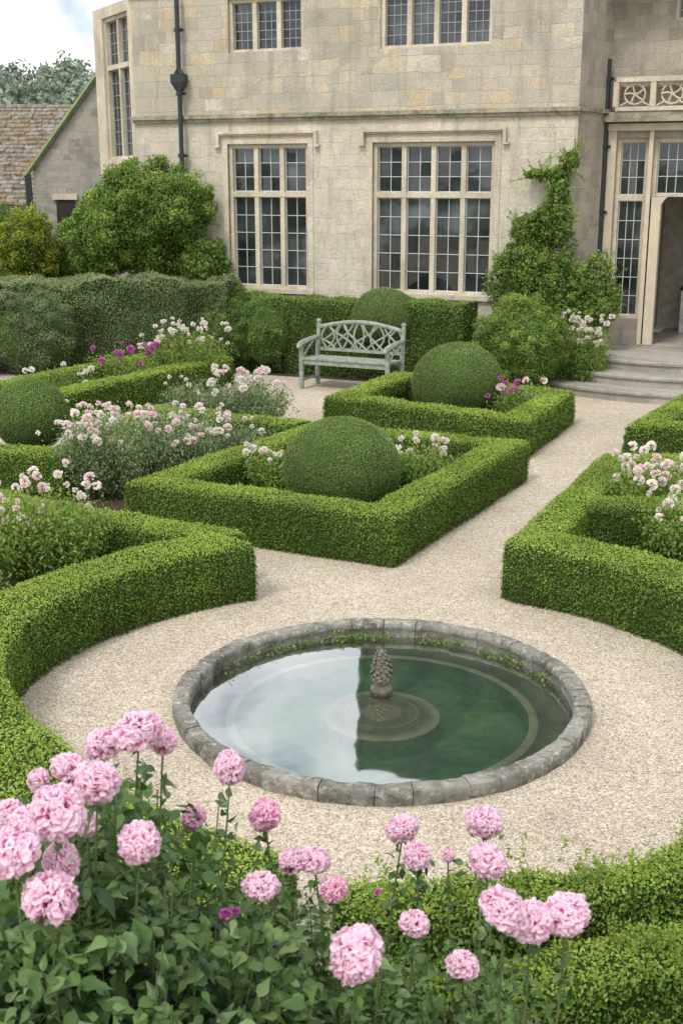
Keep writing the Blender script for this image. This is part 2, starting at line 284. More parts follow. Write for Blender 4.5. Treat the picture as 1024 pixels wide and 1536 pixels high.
# ------------------------------------------------------------------ hedges
def hedge(name,outer,inner,h=.42,closed=False,dens=8600,leaf=.0165,mat_=None,label="",cat="hedge",group=None,step=.12,wobble=.016,top_growth=.38,loose=0,batter=.02):
    mat_=mat_ or M_hedge; O=[];I=[]; outer=np.asarray(outer,float); inner=np.asarray(inner,float); k=len(outer)
    for i in range(k if closed else k-1):
        a,b=outer[i],outer[(i+1)%k]; c,d=inner[i],inner[(i+1)%k]; m=max(1,int(np.linalg.norm(b-a)/step))
        for j in range(m): t=j/m; O.append(a+(b-a)*t); I.append(c+(d-c)*t)
    if not closed: O.append(outer[-1]); I.append(inner[-1])
    O=np.array(O);I=np.array(I);n=len(O)
    w=I-O; wl=np.linalg.norm(w,axis=1)[:,None]; wd=w/wl
    cs=[(0-batter*.2,0.0),(-batter,.35*h),(-batter*.6,.7*h),(.0,h*.92),(.03,h*.985),(.5,h*1.0),(-3,h*.985),(-2,h*.92),(-2,h*.7),(-2,.35*h),(-2,0)]
    Vs=[]
    for q,(a,z) in enumerate(cs):
        if q<5: P=O+wd*a
        elif q==5: P=O+w*.5
        else:
            off=[.03,0,-batter*.6,-batter,-batter*.2][q-6]; P=I-wd*off
        Vs.append(np.column_stack([P,np.full(n,z)]))
    V=np.stack(Vs,1); c=len(cs)
    cen=np.column_stack([(O+I)/2,np.full(n,h*.5)])[:,None]
    dr=unit(V-cen)
    V=V+dr*(wob(V,3.0,3)*wobble+wob(V,9.0,4)*wobble*.6)[:,:,None]; V[:,0,2]=0;V[:,-1,2]=0
    F=[]
    nn=n if closed else n-1
    for i in range(nn):
        for j in range(c-1):
            F.append((i*c+j,((i+1)%n)*c+j,((i+1)%n)*c+j+1,i*c+j+1))
    Vf=V.reshape(-1,3); F=np.array(F)
    if not closed:
        for e in (0,n-1):
            for j in range(c//2): F=np.vstack([F,[e*c+j,e*c+j+1,e*c+c-2-j,e*c+c-1-j]])
    ctr=np.column_stack([(O+I)/2,np.full(n,h*.45)]); 
    kd=KDTree(n)
    for i,p in enumerate(ctr): kd.insert((p[0],p[1],0),i)
    kd.balance()
    fc=Vf[F].mean(1); near=np.array([kd.find((p[0],p[1],0))[1] for p in fc])
    Q=Vf[F]; fn=unit(np.cross(Q[:,2]-Q[:,0],Q[:,3]-Q[:,1])); 
    s=np.sign((fn*(fc-ctr[near])).sum(1)); F[s<0]=F[s<0][:,::-1]
    P,N=scatter(Vf,F,dens)
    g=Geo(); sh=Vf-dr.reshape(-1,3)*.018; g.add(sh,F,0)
    P=P+N*rng.normal(0,.006,len(P))[:,None]
    upfacing=np.clip(N[:,2],0,1)
    t=np.clip(rng.normal(.37,.19,len(P))+top_growth*upfacing+.12*wob(P,6,9)+.12*wob(P,22,5)+.18*np.clip((P[:,2]/h-.75)*4,0,1)-.15*np.clip(1-P[:,2]/(h*.35),0,1),0,1)  # upward faces paler with yellowish new growth
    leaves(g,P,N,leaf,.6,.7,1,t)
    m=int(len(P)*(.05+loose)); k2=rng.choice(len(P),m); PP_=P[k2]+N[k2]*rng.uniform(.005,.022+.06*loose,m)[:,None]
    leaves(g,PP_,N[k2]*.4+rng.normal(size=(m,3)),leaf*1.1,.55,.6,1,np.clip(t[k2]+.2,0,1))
    if loose>.111:
        tp=np.where((N[:,2]>.6))[0]; ks=rng.choice(tp,min(len(tp),int(230*loose/.12)))
        for q in ks:
            L=rng.uniform(.02,.09)*(2.2 if rng.random()<.16 else 1); e=P[q]+np.array([rng.normal(0,.03),rng.normal(0,.03),L]); nl=int(8+L*170); u=rng.random(nl)[:,None]
            leaves(g,P[q]*(1-u)+e*u+rng.normal(0,.009,(nl,3)),unit(rng.normal(size=(nl,3))),leaf*1.05,.5,.6,1,np.clip(rng.normal(.68,.17,nl),0,1))
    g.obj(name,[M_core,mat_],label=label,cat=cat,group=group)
BH="clipped box hedges around the flower beds"
A_=np.array([(-1.85,9.89),(.4,8.78),(1.85,11.57),(-.3,12.55)])
hedge("box_hedge",A_,inset(A_,.34),closed=True,label="low square clipped box hedge around a round topiary on gravel",group=BH)
B_=np.array([(-.2,14.05),(1.97,12.5),(2.86,14.5),(.72,16.05)])
hedge("box_hedge",B_,inset(B_,.36),h=.42,closed=True,dens=4800,leaf=.022,label="low square clipped box hedge near the garden bench",group=BH)
C_=np.array([(-3.7,13.6),(-1.57,17.35),(-2.75,18.1),(-4.9,14.5)])
hedge("box_hedge",C_,inset(C_,.36),h=.42,closed=True,dens=3600,leaf=.026,label="long clipped box hedge around purple and white flowers",group=BH)
hedge("box_hedge",[(-5.2,11.55),(-2.62,10.85),(-2.35,11.1)],[(-5.1,12.0),(-2.75,11.3),(-2.5,11.4)],h=.42,dens=6000,leaf=.02,label="low clipped box hedge beside a round topiary",group=BH)
hedge("box_hedge",[(-2.15,13.5),(-.32,12.6)],[(-2.3,13.18),(-.5,12.3)],h=.43,dens=4600,leaf=.023,label="short straight run of clipped box hedge",group=BH)
def arc(r,a0,a1,n,c=PC): return [(c[0]+r*math.cos(math.radians(a)),c[1]+r*math.sin(math.radians(a))) for a in np.linspace(a0,a1,n)]
def varc(ka,kr,a0,a1,n): 
    return [(PC[0]+float(np.interp(a,ka,kr))*math.cos(math.radians(a)),PC[1]+float(np.interp(a,ka,kr))*math.sin(math.radians(a))) for a in np.linspace(a0,a1,n)]
hedge("box_hedge",[(-2.9,9.68),(-2.21,9.28),(-.70,8.43)],[(-3.05,9.35),(-2.38,8.95),(-.98,8.18)],label="clipped box hedge arm meeting a curved hedge",group=BH)
KA=[112,170,185,200,212,225,240,262]; KR=np.array([2.13,2.11,2.04,1.92,1.85,1.85,1.93,2.12])
hedge("box_hedge",varc(KA,KR,113,259,44),varc(KA,KR+.44,116.5,259,44),label="curved clipped box hedge following the round pond",group=BH,dens=9000)
hedge("box_hedge",[(1.15,8.1)]+arc(2.15,62,5,16),[(1.42,8.52)]+arc(2.58,60,5,16),h=.44,label="curved clipped box hedge with a square corner",group=BH)
hedge("box_hedge",[(1.2,8.2),(2.47,10.98),(3.9,10.9)],[(1.52,8.1),(2.62,10.55),(3.9,10.5)],h=.435,label="angled clipped box hedge around white roses",group=BH)
hedge("box_hedge",[(1.95,9.1),(3.3,9.0)],[(1.98,9.42),(3.3,9.35)],h=.42,label="short clipped box hedge crossing a rose bed",group=BH)
hedge("box_hedge",[(4.3,12.1),(2.97,12.3),(4.25,14.55)],[(4.3,12.5),(3.5,12.6),(4.6,14.4)],h=.42,dens=4500,leaf=.023,label="clipped box hedge corner near the stone steps",group=BH)
hedge("box_hedge",arc(2.12,264,345,22),arc(2.36,264,345,22),h=.36,dens=9000,leaf=.018,loose=.12,wobble=.045,label="curved box hedge with loose mossy shoots beside gravel",group=BH)
hedge("box_hedge",arc(2.56,266,345,22),arc(2.78,266,345,22),h=.32,dens=9000,leaf=.018,loose=.12,wobble=.05,label="second curved box hedge behind pink flowers",group=BH)
hedge("box_hedge",arc(2.98,268,345,22),arc(3.22,268,345,22),h=.32,dens=9000,leaf=.018,loose=.12,wobble=.05,label="third low curved box hedge beneath pink flowers",group=BH)
def ball(name,c,rx,rz,label,dens=11000,leaf=.013,mat_=None):
    g=Geo(); nu,nv=48,28; V=[];F=[]
    for i in range(nv+1):
        ph=math.pi*i/nv*.86
        for j in range(nu):
            a=2*math.pi*j/nu; V.append((math.sin(ph)*math.cos(a),math.sin(ph)*math.sin(a),math.cos(ph)))
    V=np.array(V); V=V*(1+.014*wob(V,4,int(c[0]*10)+50))[:,None]
    V=V*np.array([rx,rx,rz])+np.array(c); V[:,2]=np.maximum(V[:,2],0)
    for i in range(nv):
        for j in range(nu): F.append((i*nu+j,(i+1)*nu+j,(i+1)*nu+(j+1)%nu,i*nu+(j+1)%nu))
    F=np.array(F); P,N=scatter(V,F,dens); 
    cc=np.array(c); N=unit((P-cc)/np.array([rx,rx,rz])**2)
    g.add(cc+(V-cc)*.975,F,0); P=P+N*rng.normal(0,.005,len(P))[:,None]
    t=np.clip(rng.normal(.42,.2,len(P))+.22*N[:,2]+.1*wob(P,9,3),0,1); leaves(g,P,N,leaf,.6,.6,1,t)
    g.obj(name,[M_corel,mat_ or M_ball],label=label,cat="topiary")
ball("topiary_ball",(0,10.5,.38),.53,.47,"round clipped topiary dome inside a square box hedge",15000)
ball("topiary_ball",(1.45,14.8,.44),.57,.52,"round clipped topiary dome near the garden bench",11000,.015)
ball("topiary_ball",(-3.13,11.85,.62),.37,.37,"round clipped topiary ball rising above a low hedge",14000,.014)
ball("topiary_ball",(.64,17.95,.92),.48,.44,"small clipped topiary dome behind the garden bench",9000,.017)
# ------------------------------------------------------------------ shrubs made of leafy clumps
def shrub(name,blobs,leaf,mat_,dens=260,label="",cat="shrub",aspect=.6,core=.66,clump=.3,trunk=None,kind=None,spread=.8,six=False,light=.25,cmat=None,infill=.5,shoots=0):
    g=Geo()
    for (cx,cy,cz,rx,ry,rz) in blobs:
        c=np.array([cx,cy,cz]);r=np.array([rx,ry,rz])
        if core:
            nu,nv=20,12; V=[];F=[]
            for i in range(nv+1):
                for j in range(nu):
                    ph=math.pi*i/nv;a=2*math.pi*j/nu;V.append((math.sin(ph)*math.cos(a),math.sin(ph)*math.sin(a),math.cos(ph)))
            V=np.array(V); V=c+V*r*core*(1+.15*wob(V,3,int(cx*7)))[:,None]; V[:,2]=np.maximum(V[:,2],0.0)
            for i in range(nv):
                for j in range(nu):F.append((i*nu+j,(i+1)*nu+j,(i+1)*nu+(j+1)%nu,i*nu+(j+1)%nu))
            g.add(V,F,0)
        rm=(rx*ry*rz)**(1/3); K=int(16*(1/clump)**1.5*.55)
        D=unit(rng.normal(size=(K,3))); CC=c+D*r*rng.uniform(.66,.98,K)[:,None]; cr=rm*clump*rng.uniform(.5,1.3,K)
        area=4*math.pi*rm*rm; n=int(area*dens*1.6); ki=rng.integers(0,K,n); d=unit(rng.normal(size=(n,3))+.5*D[ki]+np.array([0,0,.25]))
        P=CC[ki]+d*(cr[ki]*rng.uniform(.4,1.1,n))[:,None]
        n2=int(n*infill); d2=unit(rng.normal(size=(n2,3))); P2=c+d2*r*rng.uniform(.7,.93,n2)[:,None]
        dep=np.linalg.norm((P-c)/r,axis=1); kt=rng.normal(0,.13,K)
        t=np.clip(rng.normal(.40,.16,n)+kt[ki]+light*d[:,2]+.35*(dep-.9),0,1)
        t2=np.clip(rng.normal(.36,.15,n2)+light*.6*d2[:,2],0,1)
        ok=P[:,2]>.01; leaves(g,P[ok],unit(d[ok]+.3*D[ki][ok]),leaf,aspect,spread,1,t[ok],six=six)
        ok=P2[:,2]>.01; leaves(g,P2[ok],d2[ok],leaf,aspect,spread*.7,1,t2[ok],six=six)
        for q in range(shoots):
            dd=unit(rng.normal(size=3)+np.array([0,-.2,.5])); b=c+dd*r*.85; e=b+unit(dd+rng.normal(0,.4,3)+np.array([0,0,.3]))*rng.uniform(.12,.3)
            nl=16; u=rng.random(nl)[:,None]; leaves(g,b*(1-u)+e*u+rng.normal(0,.015,(nl,3)),unit(rng.normal(size=(nl,3))),leaf*.9,aspect,.6,1,np.clip(rng.normal(.75,.15,nl),0,1)); g.tube([b,(b+e)/2,e],[.006,.004,.002],4,2,cap=False)
    if trunk:
        for p in trunk: g.tube(p[0],p[1],7,2)
    return g.obj(name,[cmat or M_corel,mat_,M_stem],label=label,cat=cat,kind=kind)
E=np.array([.9205,-.3907]); Nn=np.array([.3907,.9205]); P0=np.array([0,19.2])
def fp(s,off,z=None):
    p=P0+E*s+Nn*off; return (p[0],p[1]) if z is None else (p[0],p[1],z)
def hstrip(s0,s1,o0,o1): return [fp(s0,o0),fp(s1,o0)],[fp(s0,o1),fp(s1,o1)]
a,b=hstrip(-1.9,2.35,-1.02,-.35); hedge("tall_hedge",a,b,h=1.16,dens=2800,leaf=.032,mat_=M_dark,label="dark green clipped hedge under tall manor windows",wobble=.07,loose=.08)
shrub("rounded_hedge_shrub",[(*fp(-1.35,-1.0),.66,.62,.42,.62),(*fp(-.8,-1.0),.6,.45,.4,.58)],.032,M_dark,1800,"soft rounded dark green shrub against the hedge",core=.8,clump=.2)
hedge("grey_hedge",[(-7.2,19.0),(-5,18.9),(-3.2,18.95),(-1.75,18.65)],[(-7.2,20.1),(-5,20.0),(-3.2,20.0),(-1.6,19.5)],h=1.38,dens=3600,leaf=.028,mat_=M_yew,label="broad grey green clipped hedge along the house",wobble=.16,batter=.08,loose=.11)
shrub("grey_shrub",[(-4.85,18.45,.62,.85,.5,.66),(-5.9,18.4,.6,.7,.55,.7)],.03,M_yew,2400,"rounded grey green shrub in front of a clipped hedge",clump=.2,core=.82,infill=.9)
shrub("rounded_shrub",[(2.52,16.75,.66,.66,.58,.68)],.03,M_clim,3600,"rounded leafy green shrub beside the garden bench",core=.8,clump=.18,light=.3,shoots=8,infill=1.0)
def onwall(s,z,rs,rz,off=-.16,ry=.2): x,y=fp(s,off); return (x,y,z,rs,ry,rz)
shrub("wall_climber",[(*fp(-3.3,-.5),2.3,1.0,.6,.95),(*fp(-2.7,-.5),2.45,.65,.5,.62),(*fp(-4.0,-.6),2.0,.65,.55,.75),(*fp(-2.3,-.3),1.55,.42,.35,.5)],.05,M_clim,1300,"large bushy climber with pale green growth on stone wall","climbing plant",clump=.22,shoots=10,infill=.8,
  trunk=[([fp(-3.2,-.4,0),fp(-3.15,-.35,1.0),fp(-3.3,-.4,2.0)],[.06,.05,.03])])
shrub("wall_climber",[onwall(3.15,1.8,.55,.5),onwall(2.85,1.4,.5,.45),onwall(3.45,1.3,.5,.65,-.25),onwall(3.05,2.2,.3,.24),onwall(3.4,2.35,.3,.34),onwall(3.45,2.8,.16,.3),onwall(3.2,2.98,.28,.08),onwall(3.6,3.15,.11,.15),
   (3.72,17.7,1.25,.36,.3,.6)],.046,M_clim,1250,"full leafy climber trained up a manor corner","climbing plant",clump=.3,core=.5,light=.18,infill=.45,shoots=12,
   trunk=[([fp(3.2,-.12,0),fp(3.15,-.1,1.2),fp(3.35,-.08,2.2),fp(3.5,-.06,3.2)],[.04,.035,.025,.01]),([fp(3.3,-.12,0.5),fp(3.0,-.1,1.6),fp(2.8,-.08,2.1)],[.03,.02,.01])])
shrub("yellow_shrub",[(-5.5,21.3,1.75,.55,.5,.7),(-5.75,21.3,.9,.5,.5,.8)],.05,M_yel,900,"yellow green leafy shrub near an outbuilding",clump=.26,shoots=14)
shrub("garden_shrub",[(-6.3,22.6,1.5,.8,.6,1.0),(-5.0,22.0,1.2,.7,.6,.8),(-7.4,22.6,1.5,.9,.6,1.1)],.055,M_dark,750,"dark leafy shrub in front of the outbuilding",clump=.26,shoots=10)
# ------------------------------------------------------------------ flowers
def bloom_mesh(name,mat_,N=320,seed=0):
    r=np.random.default_rng(seed); g=Geo(); l1,l2=r.uniform(0,6,2)
    for i in range(N):
        u=(i+.5)/N; zz=1-1.8*u; ph=i*2.39996; s=math.sqrt(max(0,1-zz*zz)); n=np.array([s*math.cos(ph),s*math.sin(ph),zz]); n=unit(n+r.normal(0,.13,3))
        a=unit(np.cross(n,r.normal(size=3))); b=np.cross(n,a); W=r.uniform(.13,.25); R=r.uniform(.86,1.02); cx=r.uniform(-.25,.3); sg=1 if i%2 else -1
        lump=1+.04*math.sin(3*n[0]*2+l1)+.04*math.sin(3*n[1]*2+l2)
        V=[];T=[]
        for kk,(tt,ww) in enumerate(((.5,.4),(.78,.9),(.93,1.05),(1.0,.78))):
            for j in range(5):
                l=(j-2)/2; fr=(.016*math.sin(j*2.6+i)+r.normal(0,.009))*(kk>1)
                V.append(n*(R*tt*lump-.10*l*l*(kk>0)+fr*.8-.03*(kk==3))+a*l*W*ww+b*(cx*(l*l-.4)*W*2+ .16*kk*kk/9*sg+fr)); T.append(np.clip((tt-.5)*1.75+r.normal(0,.09)+.06,0,1))
        F=[(k*5+j,k*5+j+1,(k+1)*5+j+1,(k+1)*5+j) for k in range(3) for j in range(4)]
        g.add(V,F,0,T)
    return g.mesh(name,[mat_],smooth=True)
PINKS=[bloom_mesh("pink_bloom",M_pink,320,s) for s in range(5)]; DEEP=[bloom_mesh("deep_pink_bloom",M_deep,260,s+9) for s in range(2)]
def small_bloom(name,mat_,seed,N=26):
    r=np.random.default_rng(seed); g=Geo()
    for i in range(N):
        n=unit(r.normal(size=3)+np.array([0,0,.45])); a=unit(np.cross(n,r.normal(size=3))); b=np.cross(n,a); w=r.uniform(.35,.55)
        V=[n*.35-a*w*.4,n*.9-a*w+b*.25,n*1.05+b*.1,n*.9+a*w+b*.25,n*.35+a*w*.4]; g.add([V[0],V[1],V[2]],[(0,1,2)],0,[.1,.8,1]) 
        g.add([V[0],V[2],V[3],V[4]],[(0,1,2,3)],0,[.1,.9,1,.3])
    return g.mesh(name,[mat_],smooth=True)
SM={k:[small_bloom(k+"_bloom",m,s) for s in range(3)] for k,m in (("white",M_white),("blush",M_blush),("magenta",M_mag))}
def bloom(parent,me,loc,r,name="flower_head"):
    o=bpy.data.objects.new(name,me); link(o,parent); o.location=loc; q=rng.uniform(.85,1.1); o.scale=(r*rng.uniform(.93,1.08),r*rng.uniform(.93,1.08),r*.9*q); o.rotation_euler=(rng.normal(0,.4),rng.normal(0,.4),rng.uniform(0,6.28)); return o
def rosebush(c,rx,ry,h,nf,kinds,label,fl=.045,lm=None,leaf=.035,dens=1.0,narrow=.5,zf=(.68,1.1),name="rose_bush"):
    p=empty(name,(c[0],c[1],0),label=label,cat="flowering plant"); g=Geo(); lm=lm or M_grey
    ns=int(60*dens); tips=[]
    for i in range(ns):
        a=rng.uniform(0,6.28); q=math.sqrt(rng.random()); x,y=q*rx*math.cos(a),q*ry*math.sin(a); z=h*rng.uniform(.6,1.0)*(1-.25*q*q)
        b=np.array([x*.35,y*.35,0]); t=np.array([x,y,z]); m=(b+t)/2+np.array([x*.12,y*.12,z*.1]); ss=np.linspace(0,1,6)[:,None]
        C=(1-ss)**2*b+2*ss*(1-ss)*m+ss**2*t; g.tube(C,[.005,.004,.004,.003,.003,.002],4,1,cap=False); tips.append(t)
        n=int(85*dens); u=rng.uniform(.15,1,n)[:,None]; Q=(1-u)**2*b+2*u*(1-u)*m+u**2*t+rng.normal(0,.055,(n,3)); Q[:,2]=np.maximum(Q[:,2],.01)
        N=unit(np.column_stack([Q[:,0],Q[:,1],np.full(n,.25)])+rng.normal(0,.5,(n,3)))
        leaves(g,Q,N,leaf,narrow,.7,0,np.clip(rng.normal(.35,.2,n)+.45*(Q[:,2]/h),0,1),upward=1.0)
    g.obj("foliage",[lm,M_stem],parent=p)
    for i in range(nf):
        t=tips[rng.integers(0,len(tips))]*np.array([1,1,0])+np.array([rng.normal(0,.05),rng.normal(0,.05),h*rng.uniform(*zf)])
        k=kinds[rng.integers(0,len(kinds))]; bloom(p,SM[k][rng.integers(0,3)],t,fl*rng.uniform(.5,1.1))
    return p
rosebush((-2.25,11.0),.5,.42,.78,40,["white","blush","white"],"airy grey green rose bush with blush white flowers",dens=1.3)
rosebush((-1.7,11.5),.52,.45,.70,40,["white","blush"],"grey green rose bush with many pale blooms",dens=1.3)
rosebush((-1.15,12.05),.45,.35,.52,12,["white"],"low grey green plant with scattered white flowers",dens=1.1)
rosebush((-2.45,12.3),.5,.5,.62,16,["white"],"leafy perennial filling the rose bed",dens=1.2,lm=M_clim)
rosebush((-1.75,12.7),.45,.4,.55,14,["blush"],"pale green perennial filling the rose bed",dens=1.1)
rosebush((-1.1,14.1),.6,.4,.66,24,["white","white","blush"],"silvery bush with cream roses above clipped hedge",dens=1.3,fl=.06)
rosebush((-1.75,14.7),.5,.4,.5,10,["white"],"grey leaved plant beside the gravel path",dens=1.0)
rosebush((-2.2,17.0),.65,.4,.9,46,["white"],"tall bush of white flowers before dark hedge",dens=1.3,fl=.05,lm=M_clim)
rosebush((-3.05,16.6),.5,.4,.62,14,["magenta"],"leafy plant with purple flower spikes",fl=.06,lm=M_clim,dens=1.2)
rosebush((-3.7,15.6),.5,.5,.5,8,["white"],"low leafy plant inside the long hedge",lm=M_dark,dens=1.1)
rosebush((-.62,10.85),.34,.3,.50,18,["white"],"low white flowered plant beside topiary dome",lm=M_clim,dens=.9)
rosebush((.72,11.05),.34,.3,.52,20,["white"],"small bush with clustered white flowers by topiary",lm=M_clim,dens=.9)
rosebush((2.15,14.25),.35,.3,.54,14,["magenta","blush"],"magenta and pink flowers beside a clipped topiary",fl=.055,lm=M_clim,dens=.9)
rosebush((3.4,16.95),.46,.32,1.0,50,["white"],"white flowered shrub beside stone steps",fl=.05,lm=M_clim,dens=1.6)
rosebush((-2.15,8.3),.42,.38,.78,34,["blush","white"],"green rose bush with blush pink flowers inside hedge",lm=M_clim,dens=1.5,fl=.042)
rosebush((-2.7,7.9),.45,.4,.78,18,["blush"],"leafy rose bush with small pink flowers",lm=M_clim,dens=1.4,fl=.04)
rosebush((-2.55,7.2),.4,.35,.6,8,["blush"],"low leafy rose bush with sparse pink flowers",lm=M_clim,dens=1.3,fl=.04)
rosebush((2.62,9.8),.45,.38,.66,36,["white","white","blush"],"white rose bush inside an angled box hedge",dens=1.3,fl=.048,lm=M_clim)
rosebush((2.72,8.75),.42,.3,.62,22,["white"],"low green rose bush with white flowers inside hedge",dens=1.3,lm=M_clim)
# foreground pink roses
FB={"left":[(-.52,2.79,1.54,.068),(-.48,2.92,1.45,.046),(-.64,2.92,1.44,.05),(-.68,2.72,1.47,.056),(-.595,2.62,1.49,.06),(-.81,2.89,1.35,.035),(-.64,2.42,1.52,.07),(-.73,2.5,1.44,.055),(-.715,2.31,1.49,.065),(-.645,2.43,1.39,.05),(-.475,2.49,1.40,.057),(-.635,2.28,1.39,.066),(-.42,3.04,1.15,.043),(-.84,2.69,1.36,.05),(-.64,2.68,1.34,.038),(-.355,3.44,1.10,.056)],
"mid":[(-.23,3.22,1.055,.055),(-.1425,3.01,1.03,.042),(-.076,3.01,1.03,.045),(-.208,2.73,1.13,.052),(-.022,2.9,1.01,.042),(.193,3.39,.91,.055),(.234,3.28,.88,.048),(.2,2.87,.92,.05),(.036,2.42,1.15,.068)],
"right":[(.442,3.31,.98,.06),(.414,3.01,1.03,.062),(.324,2.76,.87,.05),(.387,2.49,1.22,.063),(.46,2.53,1.16,.058),(.554,2.58,1.15,.062),(.34,3.38,.82,.024)]}
DP={("left",12),("mid",0),("mid",4)}
def fore(key,base,blobs,n,label,leaf=.055,lm=M_rose,sprays=40):
    p=empty("pink_rose_bush",(base[0],base[1],0),label=label,cat="flowering plant"); b=np.array([base[0],base[1],0])
    g=Geo()
    def spray(C,k0,k1,num,sc):
        k=num; u=rng.uniform(k0,k1,k); idx=u*(len(C)-1); i0=idx.astype(int).clip(0,len(C)-2); fr=(idx-i0)[:,None]; Q=C[i0]*(1-fr)+C[i0+1]*fr+rng.normal(0,leaf*.45,(k,3))
        leaves(g,Q,unit(rng.normal(size=(k,3))*.7+np.array([0,-.3,.9])),leaf*sc,.42,.35,0,np.clip(rng.normal(.6,.2,k),0,1),six=True)
    for (x,y,z,r) in FB[key]:
        t=np.array([x,y,z-r*.6])-b; root=np.array([t[0]*.35,t[1]*.35,0]); m=np.array([t[0]*.85+rng.normal(0,.03),t[1]*.85,t[2]*.55]); ss=np.linspace(0,1,9)[:,None]
        C=(1-ss)**2*root+2*ss*(1-ss)*m+ss**2*t; g.tube(C,np.linspace(.006,.0028,9),6,1); spray(C,.45,.97,56,.8)
        k=9; Q=t+rng.normal(0,r*.3,(k,3))*[1,1,.3]; leaves(g,Q,unit(rng.normal(size=(k,3))),r*.5,.4,.4,0,rng.uniform(.4,1,k),six=True)
    for (cx,cy,cz,rx,ry,rz,w) in blobs:
        m=int(n*w); d=unit(rng.normal(size=(m,3))); rr=rng.uniform(.0,1,m)**.5; P=np.array([cx,cy,cz])+d*rr[:,None]*np.array([rx,ry,rz])
        P+=.10*np.stack([wob(P,8,1),wob(P,8,2),wob(P,8,3)],1); P[:,2]=np.maximum(P[:,2],.02)
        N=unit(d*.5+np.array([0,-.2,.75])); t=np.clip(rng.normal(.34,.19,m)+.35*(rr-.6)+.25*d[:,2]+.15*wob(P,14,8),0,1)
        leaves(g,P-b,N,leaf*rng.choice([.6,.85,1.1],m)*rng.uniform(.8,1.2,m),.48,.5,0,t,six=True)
        for i in range(int(sprays*w)):
            e=np.array([cx,cy,cz])-b+unit(rng.normal(size=3)+np.array([0,0,.9]))*np.array([rx,ry,rz])*rng.uniform(.85,1.4); e[2]=max(e[2],.1)
            ss=np.linspace(0,1,7)[:,None]; a0=np.array([e[0]*.5,e[1]*.5,0]); mm=np.array([e[0]*.8,e[1]*.8,e[2]*.6]); C=(1-ss)**2*a0+2*ss*(1-ss)*mm+ss**2*e
            g.tube(C,np.linspace(.005,.002,7),5,1); spray(C,.6,1.0,12,.62)
    g.obj("foliage",[lm,M_stem],parent=p,smooth=True)
    for i,(x,y,z,r) in enumerate(FB[key]): bloom(p,DEEP[i%2] if (key,i) in DP else PINKS[i%5],np.array([x,y,z])-b,r)
    return p
fore("left",(-.6,2.5),[(-.62,2.45,1.0,.36,.32,.28,1.0),(-.28,2.5,.84,.28,.28,.26,.6),(-.72,2.85,.95,.38,.33,.36,.7),(-.45,2.35,.6,.5,.3,.38,.8)],3000,"dense rose bush crowded with round pink blooms",.052,sprays=40)
pm=fore("mid",(.0,2.9),[(-.08,2.6,.62,.28,.28,.27,.8),(.15,3.0,.5,.26,.22,.26,.4),(-.22,3.1,.62,.22,.22,.26,.4),(.1,2.35,.70,.26,.18,.2,.6)],1300,"airy rose bush with scattered ruffled pink blooms",.042,sprays=50)
fore("right",(.42,2.8),[(.38,2.6,.60,.2,.2,.24,.6),(.45,3.1,.42,.12,.14,.2,.3),(.62,2.6,.5,.16,.16,.2,.4)],1100,"slender rose bush with a cluster of pink blooms",.038,sprays=44)
for (x,y,z,r) in ((-.29,2.62,1.12,.018),(-.27,2.66,1.10,.014),(.1,2.9,1.0,.012)): bloom(pm,SM["magenta"][0],(x,y-2.9,z),r)
# ------------------------------------------------------------------ pond
def pondstone():
    m,nt,o=mat("weathered_rim_stone"); oc=objco(nt)
    c=ramp(nt,noise(nt,oc,5,6,.75),[(.3,(.20,.185,.155)),(.5,(.36,.34,.295)),(.7,(.53,.505,.45))])
    c=mix(nt,ramp(nt,noise(nt,oc,24,5,.75),[(.53,0),(.63,.85)]),c,(.66,.65,.6))
    c=mix(nt,ramp(nt,noise(nt,oc,9,5,.75,.5),[(.53,0),(.66,.8)]),c,(.11,.115,.055))
    c=mix(nt,1.0,c,ramp(nt,nd(nt,"Attribute",attribute_name="tint").outputs["Fac"],[(0,.8),(1,1.15)]),'MULTIPLY')
    bsdf(nt,o,c,.93,.15,noise(nt,oc,26,7,.8),1.0,.03); return m
M_rim=pondstone()
pond=empty("garden_pond",(PP[0],PP[1],0),label="round stone rimmed pond set in pale gravel",cat="pond")
g=Geo(); NB=32; ang=np.cumsum(rng.uniform(.6,1.4,NB)); ang=ang/ang[-1]*2*math.pi
for i in range(NB):
    a0=ang[i-1]-(2*math.pi if i==0 else 0); a1=ang[i]; gp=.0022; a=np.linspace(a0+gp,a1-gp,11)
    dz=rng.normal(0,.004); dr=rng.normal(0,.004); ro=RO+dr; ri=RI+dr; H=.085
    prof=[(ro-.01,-.04),(ro,.01),(ro+.003,.045),(ro+.001,H-.010),(ro-.006,H-.003),(ro-.022,H),((ro+ri)/2,H+.001),(ri+.022,H),(ri+.006,H-.003),(ri,H-.011),(ri-.002,H-.045),(ri+.008,H-.05),(ri+.010,-.06),(ri+.012,-.2)]
    k=len(prof); V=np.array([[(r*math.cos(t),r*math.sin(t),z+dz) for r,z in prof] for t in a])
    V=V.reshape(-1,3); d=np.stack([wob(V,14,1),wob(V,14,2),wob(V,14,3)],1)*.006+np.stack([wob(V,50,4),wob(V,50,5),wob(V,50,6)],1)*.004; V=V+d
    g.add(V,[(p*k+q,(p+1)*k+q,(p+1)*k+q+1,p*k+q+1) for p in range(10) for q in range(k-1)],0,rng.random())
    for p in (0,10): g.add(V[p*k:(p+1)*k],[tuple(range(k))],0,.2)
g.obj("rim",[M_rim],parent=pond,smooth=True)
g=Geo(); g.lathe([(RO-.005,-.03),(RO-.007,.074),(RI+.013,.074),(RI+.02,-.3)],96); g.obj("rim_mortar",[simple("grey_mortar",(.17,.155,.125),.95,.1,20,.4,.6)],parent=pond)
